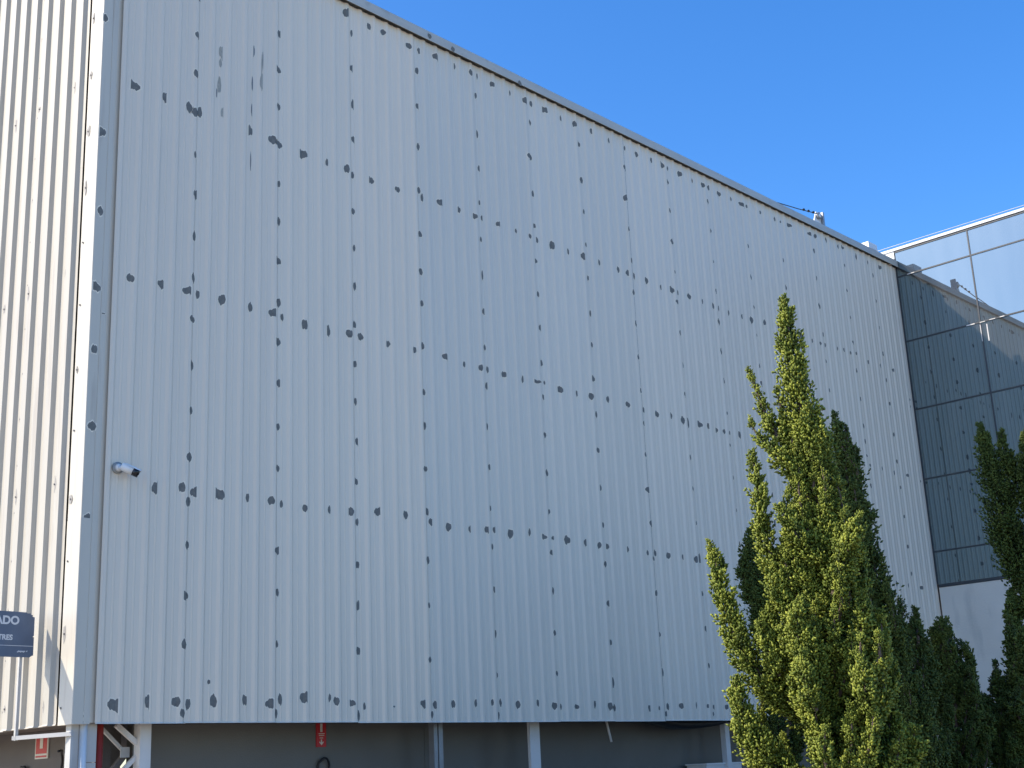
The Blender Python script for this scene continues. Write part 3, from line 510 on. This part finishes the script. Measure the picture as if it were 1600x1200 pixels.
tag(mb.build('junction_box', M['white_clean']), 'small white box on the roof edge near the mirror glass', 'box')

# ------------------------------------------------------------------ mirror glass wing
gw = empty('glass_wing', (X1, -3, 0), 'wing with mirror glass panes over a white rendered base, reflecting the clad wall', 'building')
ZG = [4.60, 5.18, 6.48, 7.76, 9.05, 10.31, 10.80]; YG = [-0.005 - 1.45*k for k in range(6)]
MB().box(X1+0.03, X1+8, YG[-1], 8.9, 4.62, 10.82).build('wall_core', M['gapshade'], gw)
MB().box(X1+0.004, X1+8, YG[-1], 0.69, 0, 2.30).build('rendered_wall', M['render'], gw)
MB().box(X1+0.004, X1+8, YG[-1], -0.035, 2.301, 4.555).build('rendered_wall', M['render'], gw)
MB().box(X1-0.006, X1+0.10, YG[-1], -0.035, 4.56, 4.612).build('sill', M['mullion'], gw)
MB().box(X1-0.03, X1+8, YG[-1], 8.9, 10.825, 10.875).build('parapet_capping', M['frame'], gw)
MB().box(X1-0.02, X1+0.25, 0.42, 0.47, 10.3, 10.823).build('end_frame', M['frame'], gw)
MB().box(X1-0.012, X1+0.03, -0.02, 0.418, ZT+0.05, 10.823).build('end_panel', M['frame'], gw)
for iy in range(5):
    ya, yb = YG[iy+1]+0.012, YG[iy]-0.012
    if iy == 0: yb = -0.04
    for iz in range(6):
        za, zb = ZG[iz]+0.012, ZG[iz+1]-0.012
        tz, ty = random.uniform(-0.0012, 0.0012), random.uniform(-0.0012, 0.0012)
        mb = MB(); f_ = lambda y, z: X1 + ty*(y-(ya+yb)/2) + tz*(z-(za+zb)/2)
        i0 = [(ya, za), (yb, za), (yb, zb), (ya, zb)]
        mb.v = [(f_(y, z), y, z) for y, z in i0] + [(f_(y, z)+0.012, y, z) for y, z in i0]
        mb.f = [(0, 3, 2, 1), (4, 5, 6, 7), (0, 1, 5, 4), (1, 2, 6, 5), (2, 3, 7, 6), (3, 0, 4, 7)]
        mb.build('pane', M['glass'], gw)
for y in YG[1:]: MB().box(X1-0.010, X1+0.025, y-0.0125, y+0.0125, 4.613, 10.80).build('mullion', M['mullion'], gw)
MB().box(X1-0.010, X1+0.025, -0.036, -0.012, 4.613, ZT-0.16).build('mullion', M['mullion'], gw)
for z in ZG[1:]:
    MB().box(X1-0.014, X1+0.026, YG[-1], -0.037, z-0.0125, z+0.0125).build('transom', M['mullion'], gw)
# old sealant and droppings on a transom
rb = random.Random(4); mb = MB()
for (y, z) in ((-1.50, 9.045), (-1.68, 9.05), (-1.86, 9.05), (-1.28, 9.05), (-0.30, 10.31)):
    wy, hz = rb.uniform(0.04, 0.08), rb.uniform(0.008, 0.014); mb.box(X1-0.018, X1-0.015, y-wy, y+wy, z-hz, z+hz*0.5)
mb.box(X1-0.004, X1-0.003, -1.575, -1.555, 8.68, 8.99); mb.box(X1-0.013, X1-0.0105, -1.455, -1.442, 8.7, 9.0)
q = mb.build('sealant_stains', M['bird'], gw); q['kind'] = 'stuff'
tag(MB().tube([(X1-0.01, 0.5, 10.93), (X1-0.01, -1.4, 10.925), (X1-0.01, -3.2, 10.92), (X1-0.01, -7.2, 10.93)], 0.006, 5).build('roof_wire', M['galv']), 'thin pale wire stretched above the mirror glass parapet', 'wire')

# ------------------------------------------------------------------ junipers
def ray(px, py):
    d = AX_R*((px-800)/F) - AX_U*((py-600)/F) + AX_F; return d
class Grove:
    """a place to stand a tree: a heading from the viewpoint and the distance to it"""
    def __init__(s, px, dist):
        h = ray(px, 1180); h = np.array([h[0], h[1], 0]); s.n = h/np.linalg.norm(h); s.d = dist; s.m = dist/F*1.02
    def at(s, px, py, dd=0.0):
        d = ray(px, py); return CAM + d*((s.d+dd)/(d @ s.n))
def tufts(P, R, dens, rng, size=1.0, tintb=0.0):
    """upswept sprays of short cord-like twigs over a plume with spine P (tip first) and radii R"""
    P = np.array(P, float); R = np.array(R, float)*0.80
    seg = np.linalg.norm(np.diff(P, axis=0), axis=1); L = np.concatenate([[0], np.cumsum(seg)]); tot = L[-1]
    n = max(26, int((2*math.pi*np.mean(R)*tot + 0.01)*dens))
    s = rng.random(n*4)*tot; r = np.interp(s, L, R); keep = rng.random(n*4) < np.maximum(r/R.max(), 0.48); s = s[keep][:n]
    s[:6] = (0.0, 0.012*tot, 0.025*tot, 0.04*tot, 0.05*tot, 0.06*tot); n = len(s); r = np.interp(s, L, R)
    c = np.stack([np.interp(s, L, P[:, k]) for k in range(3)], 1)
    e = 0.03*tot
    ax = -np.stack([np.interp(np.minimum(s+e, tot), L, P[:, k]) - np.interp(np.maximum(s-e, 0), L, P[:, k]) for k in range(3)], 1)
    ax /= np.linalg.norm(ax, axis=1)[:, None]+1e-9
    q = rng.normal(size=(n, 3)); q -= (q*ax).sum(1)[:, None]*ax; q /= np.linalg.norm(q, axis=1)[:, None]+1e-9
    ln = np.clip(r*1.5, 0.030*size, 0.16*size)*rng.uniform(0.65, 1.55, n)
    d0 = q*rng.uniform(0.35, 0.8, n)[:, None] + ax*0.75 + np.array([0, 0, 0.30]) + rng.normal(0, 0.12, (n, 3)); d0 /= np.linalg.norm(d0, axis=1)[:, None]
    base = c + q*(r*rng.uniform(0.12, 0.82, n))[:, None] - d0*(ln*0.25)[:, None]
    K = 13
    tint = np.clip(rng.normal(0.36+tintb, 0.17, n), 0, 1)
    t = np.tile((np.arange(K)+0.5)/K, n) + rng.normal(0, 0.03, n*K)
    dk = np.repeat(d0, K, 0); lk = np.repeat(ln, K)
    wv = rng.normal(size=(n*K, 3)); wv -= (wv*dk).sum(1)[:, None]*dk; wv /= np.linalg.norm(wv, axis=1)[:, None]+1e-9
    wid = (0.006+0.16*lk*(1-t)*np.minimum(1, t*4+0.3))
    b = np.repeat(base, K, 0) + dk*(lk*t)[:, None] + wv*(wid*rng.uniform(0.3, 0.9, n*K))[:, None]
    d = dk*0.9 + wv*rng.uniform(0.2, 0.8, n*K)[:, None] + rng.normal(0, 0.12, (n*K, 3)); d /= np.linalg.norm(d, axis=1)[:, None]
    szk = size*np.repeat(np.clip(r/0.05, 0.6, 1.0), K); tl = rng.uniform(0.020, 0.040, n*K)*szk; rad = rng.uniform(0.0065, 0.0115, n*K)*szk
    a1 = np.cross(d, rng.normal(size=(n*K, 3))); a1 /= np.linalg.norm(a1, axis=1)[:, None]; a2 = np.cross(d, a1)
    v = np.empty((n*K, 5, 3)); v[:, 0] = b
    for k in range(3):
        u = 2*math.pi*k/3; v[:, 1+k] = b + d*(tl*0.55)[:, None] + (a1*math.cos(u)+a2*math.sin(u))*rad[:, None]
    v[:, 4] = b + d*tl[:, None]
    tn = np.repeat(tint, K) + 0.30*(t-0.35) + rng.normal(0, 0.06, n*K)          # fresh growth at the tips is yellower
    tv = np.stack([tn-0.1, tn, tn, tn, tn+0.15], 1)
    return v.reshape(-1, 3), np.clip(tv, 0, 1).reshape(-1)
FT = np.array([(0, 2, 1), (0, 3, 2), (0, 1, 3), (4, 1, 2), (4, 2, 3), (4, 3, 1)])
def tri_object(name, v, tint, m, parent):
    nb = len(v)//5; f = (FT[None]+5*np.arange(nb)[:, None, None]).reshape(-1, 3)
    me = bpy.data.meshes.new(name); me.vertices.add(len(v)); me.vertices.foreach_set('co', v.astype(np.float32).ravel())
    me.loops.add(f.size); me.loops.foreach_set('vertex_index', f.astype(np.int32).ravel())
    me.polygons.add(len(f)); me.polygons.foreach_set('loop_start', np.arange(0, f.size, 3, dtype=np.int32))
    at_ = me.attributes.new('tint', 'FLOAT', 'POINT'); at_.data.foreach_set('value', tint.astype(np.float32))
    me.update(calc_edges=True); me.materials.append(m)
    o = bpy.data.objects.new(name, me); COL.objects.link(o); attach(o, parent); return o
def spline(pts, n=5):
    pts = np.array(pts, float); out = []
    for i in range(len(pts)-1):
        p0, p1, p2, p3 = [pts[max(0, min(len(pts)-1, i+k))] for k in (-1, 0, 1, 2)]
        for t in np.linspace(0, 1, n+1)[:-1]:
            out.append(0.5*((2*p1)+(p2-p0)*t+(2*p0-5*p1+4*p2-p3)*t*t+(3*p1-p0-3*p2+p3)*t**3))
    out.append(pts[-1]); return np.array(out)
def juniper(G, plumes, axis, body, nbody, label, rng, leaf, dens, zlow=0.35, size=1.0, tintb=0.0, group=None):
    """plumes: [(x, y, half-width, depth)...] tip first; axis: [(x, y)...] of the trunk from the top; body: half-width at the same stations"""
    top = G.at(*axis[0]); bot = G.at(*axis[-1]); base = np.array([bot[0], bot[1], 0.0])
    root = empty('juniper_tree', tuple(base), label, 'tree', group)
    A = np.array([G.at(*q) for q in axis]); A = np.vstack([A, [bot[0], bot[1], zlow]]); RB = np.array(body)*G.m; RB = np.append(RB, RB[-1]*0.8)
    wood = MB()
    n = len(A)
    tr = np.vstack([A, base]); wood.tube([tuple(p) for p in tr[::-1]], list(np.linspace(0.06, 0.012, len(tr))), 9)
    allp = []
    for pl in plumes:
        q = np.array(pl, float); P = np.array([G.at(a[0], a[1], a[3]) for a in q]); allp.append((spline(P), np.interp(np.linspace(0, 1, (len(P)-1)*5+1), np.linspace(0, 1, len(P)), q[:, 2]*G.m)))
    zs = A[::-1, 2]; 
    for k in range(nbody):
        z = zs[0] + (zs[-1]-zs[0])*rng.random()**1.15
        cx = np.array([np.interp(z, zs, A[::-1, j]) for j in range(2)]); R = np.interp(z, zs, RB[::-1])
        th = rng.random()*2*math.pi; o_ = np.array([math.cos(th), math.sin(th)])
        rise = rng.uniform(0.28, 0.62); rr = R*rng.uniform(0.30, 1.0)
        ztip = min(z+rise, zs[-1]+0.05); R2 = np.interp(ztip, zs, RB[::-1])
        side = np.array([-o_[1], o_[0]])*rng.normal(0, 0.06)
        c2 = np.array([np.interp(ztip, zs, A[::-1, j]) for j in range(2)])
        P = [np.append(cx+o_*0.03, z-0.15), np.append(cx+o_*rr*0.6+side, z-0.02), np.append(cx+o_*rr*0.95, z+rise*0.45), np.append(c2+o_*min(rr, R2*1.02), ztip)]
        P = spline(P)[::-1]; mr = rng.uniform(0.055, 0.10)*min(1.0, 0.45+R)
        allp.append((P, np.interp(np.linspace(0, 1, len(P)), [0, 0.15, 0.45, 1], [0.012, mr*0.65, mr, mr*0.8])))
    for P, R in allp:
        v, t = tufts(P, R, dens, rng, size, tintb)
        tri_object('foliage_plume', v, t, leaf, root)
        wood.tube([tuple(p) for p in P[::-2]], list(np.linspace(0.022, 0.004, len(P[::-2]))), 5, cap=False)
    wood.build('trunk', M['bark'], root, True)
    return root
GA = Grove(1290, 10.4)
PA = [[(1223,464,3,0),(1230,500,12,0),(1237,550,19,0),(1242,600,23,0),(1254,650,27,0),(1268,690,33,0),(1278,740,42,0)],
 [(1170,580,1.5,-.05),(1183,612,6,-.05),(1195,645,10,-.02),(1215,682,14,0),(1245,722,18,0)],
 [(1214,612,2,.05),(1222,642,8,.05),(1232,685,13,.03)],
 [(1174,658,4,-.1),(1182,678,8,-.1),(1207,702,13,-.1),(1240,735,18,-.08),(1272,770,22,0)],
 [(1175,707,3,-.1),(1180,740,10,-.1),(1189,790,14,-.12),(1196,840,16,-.12),(1215,890,22,-.1),(1255,940,28,0)],
 [(1217,792,4,-.25),(1232,818,12,-.25),(1255,850,18,-.2),(1290,885,24,-.1)],
 [(1110,848,3,-.1),(1119,880,10,-.1),(1130,930,15,-.1),(1145,985,19,-.1),(1163,1022,23,-.08),(1197,1064,26,-.05),(1245,1105,30,0)],
 [(1187,975,4,-.2),(1195,1010,12,-.2),(1218,1055,18,-.15)],
 [(1151,1060,4,-.25),(1153,1095,13,-.25),(1166,1142,21,-.22),(1192,1182,26,-.2),(1240,1225,32,-.1)],
 [(1343,806,4,-.32),(1335,835,12,-.32),(1318,880,18,-.28),(1302,930,20,-.2)],
 [(1345,995,3,-.45),(1343,1030,8,-.45),(1335,1075,12,-.4)],
 [(1372,990,3,-.42),(1374,1030,8,-.42),(1360,1070,14,-.38)],
 [(1255,1020,4,-.5),(1258,1060,13,-.5),(1275,1110,18,-.42)],
 [(1290,1140,4,-.55),(1288,1180,12,-.55),(1300,1230,18,-.45)],
 [(1365,1110,3,-.5),(1362,1150,12,-.5),(1350,1210,18,-.42)],
 [(1405,1150,3,-.4),(1402,1180,11,-.4),(1392,1230,16,-.35)]]
juniper(GA, PA, [(1262,690),(1275,770),(1282,850),(1290,950),(1296,1050),(1306,1200)], [18,38,56,76,104,138], 190,
        'large sunlit juniper with upswept yellow-green plumes in front of the clad wall', np.random.default_rng(21), M['leaf'], 520, 0.35, 1.2, 0.10)
GB = Grove(1425, 14.6)
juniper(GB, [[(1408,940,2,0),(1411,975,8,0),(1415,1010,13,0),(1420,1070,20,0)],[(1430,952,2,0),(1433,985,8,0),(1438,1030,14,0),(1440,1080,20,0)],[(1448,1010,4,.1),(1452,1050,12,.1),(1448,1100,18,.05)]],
        [(1420,985),(1425,1040),(1428,1100),(1428,1200)], [12,28,40,54], 75, 'dark twin-tipped juniper just right of and behind the sunlit one', np.random.default_rng(31), M['leaf_shaded'], 430, 0.35, 1.3)
GC = Grove(1490, 15.4)
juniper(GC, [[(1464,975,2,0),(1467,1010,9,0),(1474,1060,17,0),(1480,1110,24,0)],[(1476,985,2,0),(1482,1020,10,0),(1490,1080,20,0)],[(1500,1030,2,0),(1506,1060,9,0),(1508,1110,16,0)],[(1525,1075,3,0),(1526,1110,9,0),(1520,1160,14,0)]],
        [(1472,1000),(1485,1060),(1495,1120),(1498,1200)], [12,34,46,54], 80, 'dark rounded juniper standing in front of the white rendered base', np.random.default_rng(32), M['leaf_shaded'], 420, 0.35, 1.35)
GD = Grove(1652, 18.6)
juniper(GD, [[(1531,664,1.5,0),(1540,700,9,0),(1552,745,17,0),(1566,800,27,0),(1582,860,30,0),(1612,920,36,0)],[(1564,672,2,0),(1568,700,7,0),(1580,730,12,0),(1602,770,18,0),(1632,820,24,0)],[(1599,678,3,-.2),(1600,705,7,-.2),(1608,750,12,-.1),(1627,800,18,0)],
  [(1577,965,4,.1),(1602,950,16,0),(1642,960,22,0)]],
        [(1652,600),(1650,700),(1647,800),(1644,950),(1642,1200)], [8,22,38,54,74], 100, 'tall dark juniper reaching in from the right edge before the glass', np.random.default_rng(33), M['leaf_shaded'], 330, 0.35, 1.6)
GE = Grove(1600, 15.8)
juniper(GE, [[(1577,965,2,0),(1579,1000,8,0),(1590,1050,14,0),(1598,1100,20,0)],[(1556,1035,2,0),(1560,1060,8,0),(1570,1110,16,0)],[(1551,1055,2,.1),(1556,1090,9,.1),(1568,1140,18,0)],[(1538,1088,3,.1),(1542,1120,11,.1),(1556,1170,20,0)],[(1598,985,3,-.1),(1602,1020,12,-.1),(1610,1080,18,0)]],
        [(1600,1010),(1600,1070),(1598,1120),(1595,1200)], [10,28,40,52], 60, 'dark ragged juniper in the lower right corner against the white base', np.random.default_rng(34), M['leaf_shaded'], 420, 0.35, 1.35)

GF = Grove(1190, 15.6)
juniper(GF, [[(1172,828,2,0),(1173,860,11,0),(1178,900,19,0),(1190,950,23,0),(1200,1000,26,0)],[(1200,1092,3,-.2),(1206,1130,14,-.2),(1215,1180,20,0)],[(1158,880,3,0),(1163,905,9,0),(1178,945,15,0)]],
        [(1180,900),(1195,960),(1215,1050),(1222,1200)], [8,18,26,36], 40, 'dark narrow juniper half hidden behind the left of the sunlit one', np.random.default_rng(35), M['leaf_shaded'], 420, 0.35, 1.35)
GG = Grove(1370, 13.9)
juniper(GG, [[(1304,645,2,0),(1310,680,11,0),(1318,715,17,0),(1326,760,22,0),(1330,820,28,0)],[(1338,705,2,.1),(1334,735,11,.1),(1330,780,18,.1)],[(1350,790,6,0),(1350,830,18,0),(1346,880,26,0)],[(1362,860,6,0),(1368,900,18,0),(1370,960,28,0)],[(1384,925,6,0),(1388,965,18,0),(1388,1020,28,0)],[(1404,990,6,0),(1408,1030,18,0),(1405,1090,30,0)],[(1424,1060,6,0),(1430,1100,20,0),(1428,1170,32,0)],[(1436,1110,6,0),(1442,1150,20,0),(1436,1220,32,0)]],
        [(1315,690),(1325,760),(1334,850),(1354,960),(1374,1080),(1388,1200)], [8,18,30,42,54,68], 110, 'shaded juniper rising close behind the right side of the sunlit one', np.random.default_rng(36), M['leaf_shaded'], 420, 0.35, 1.3)
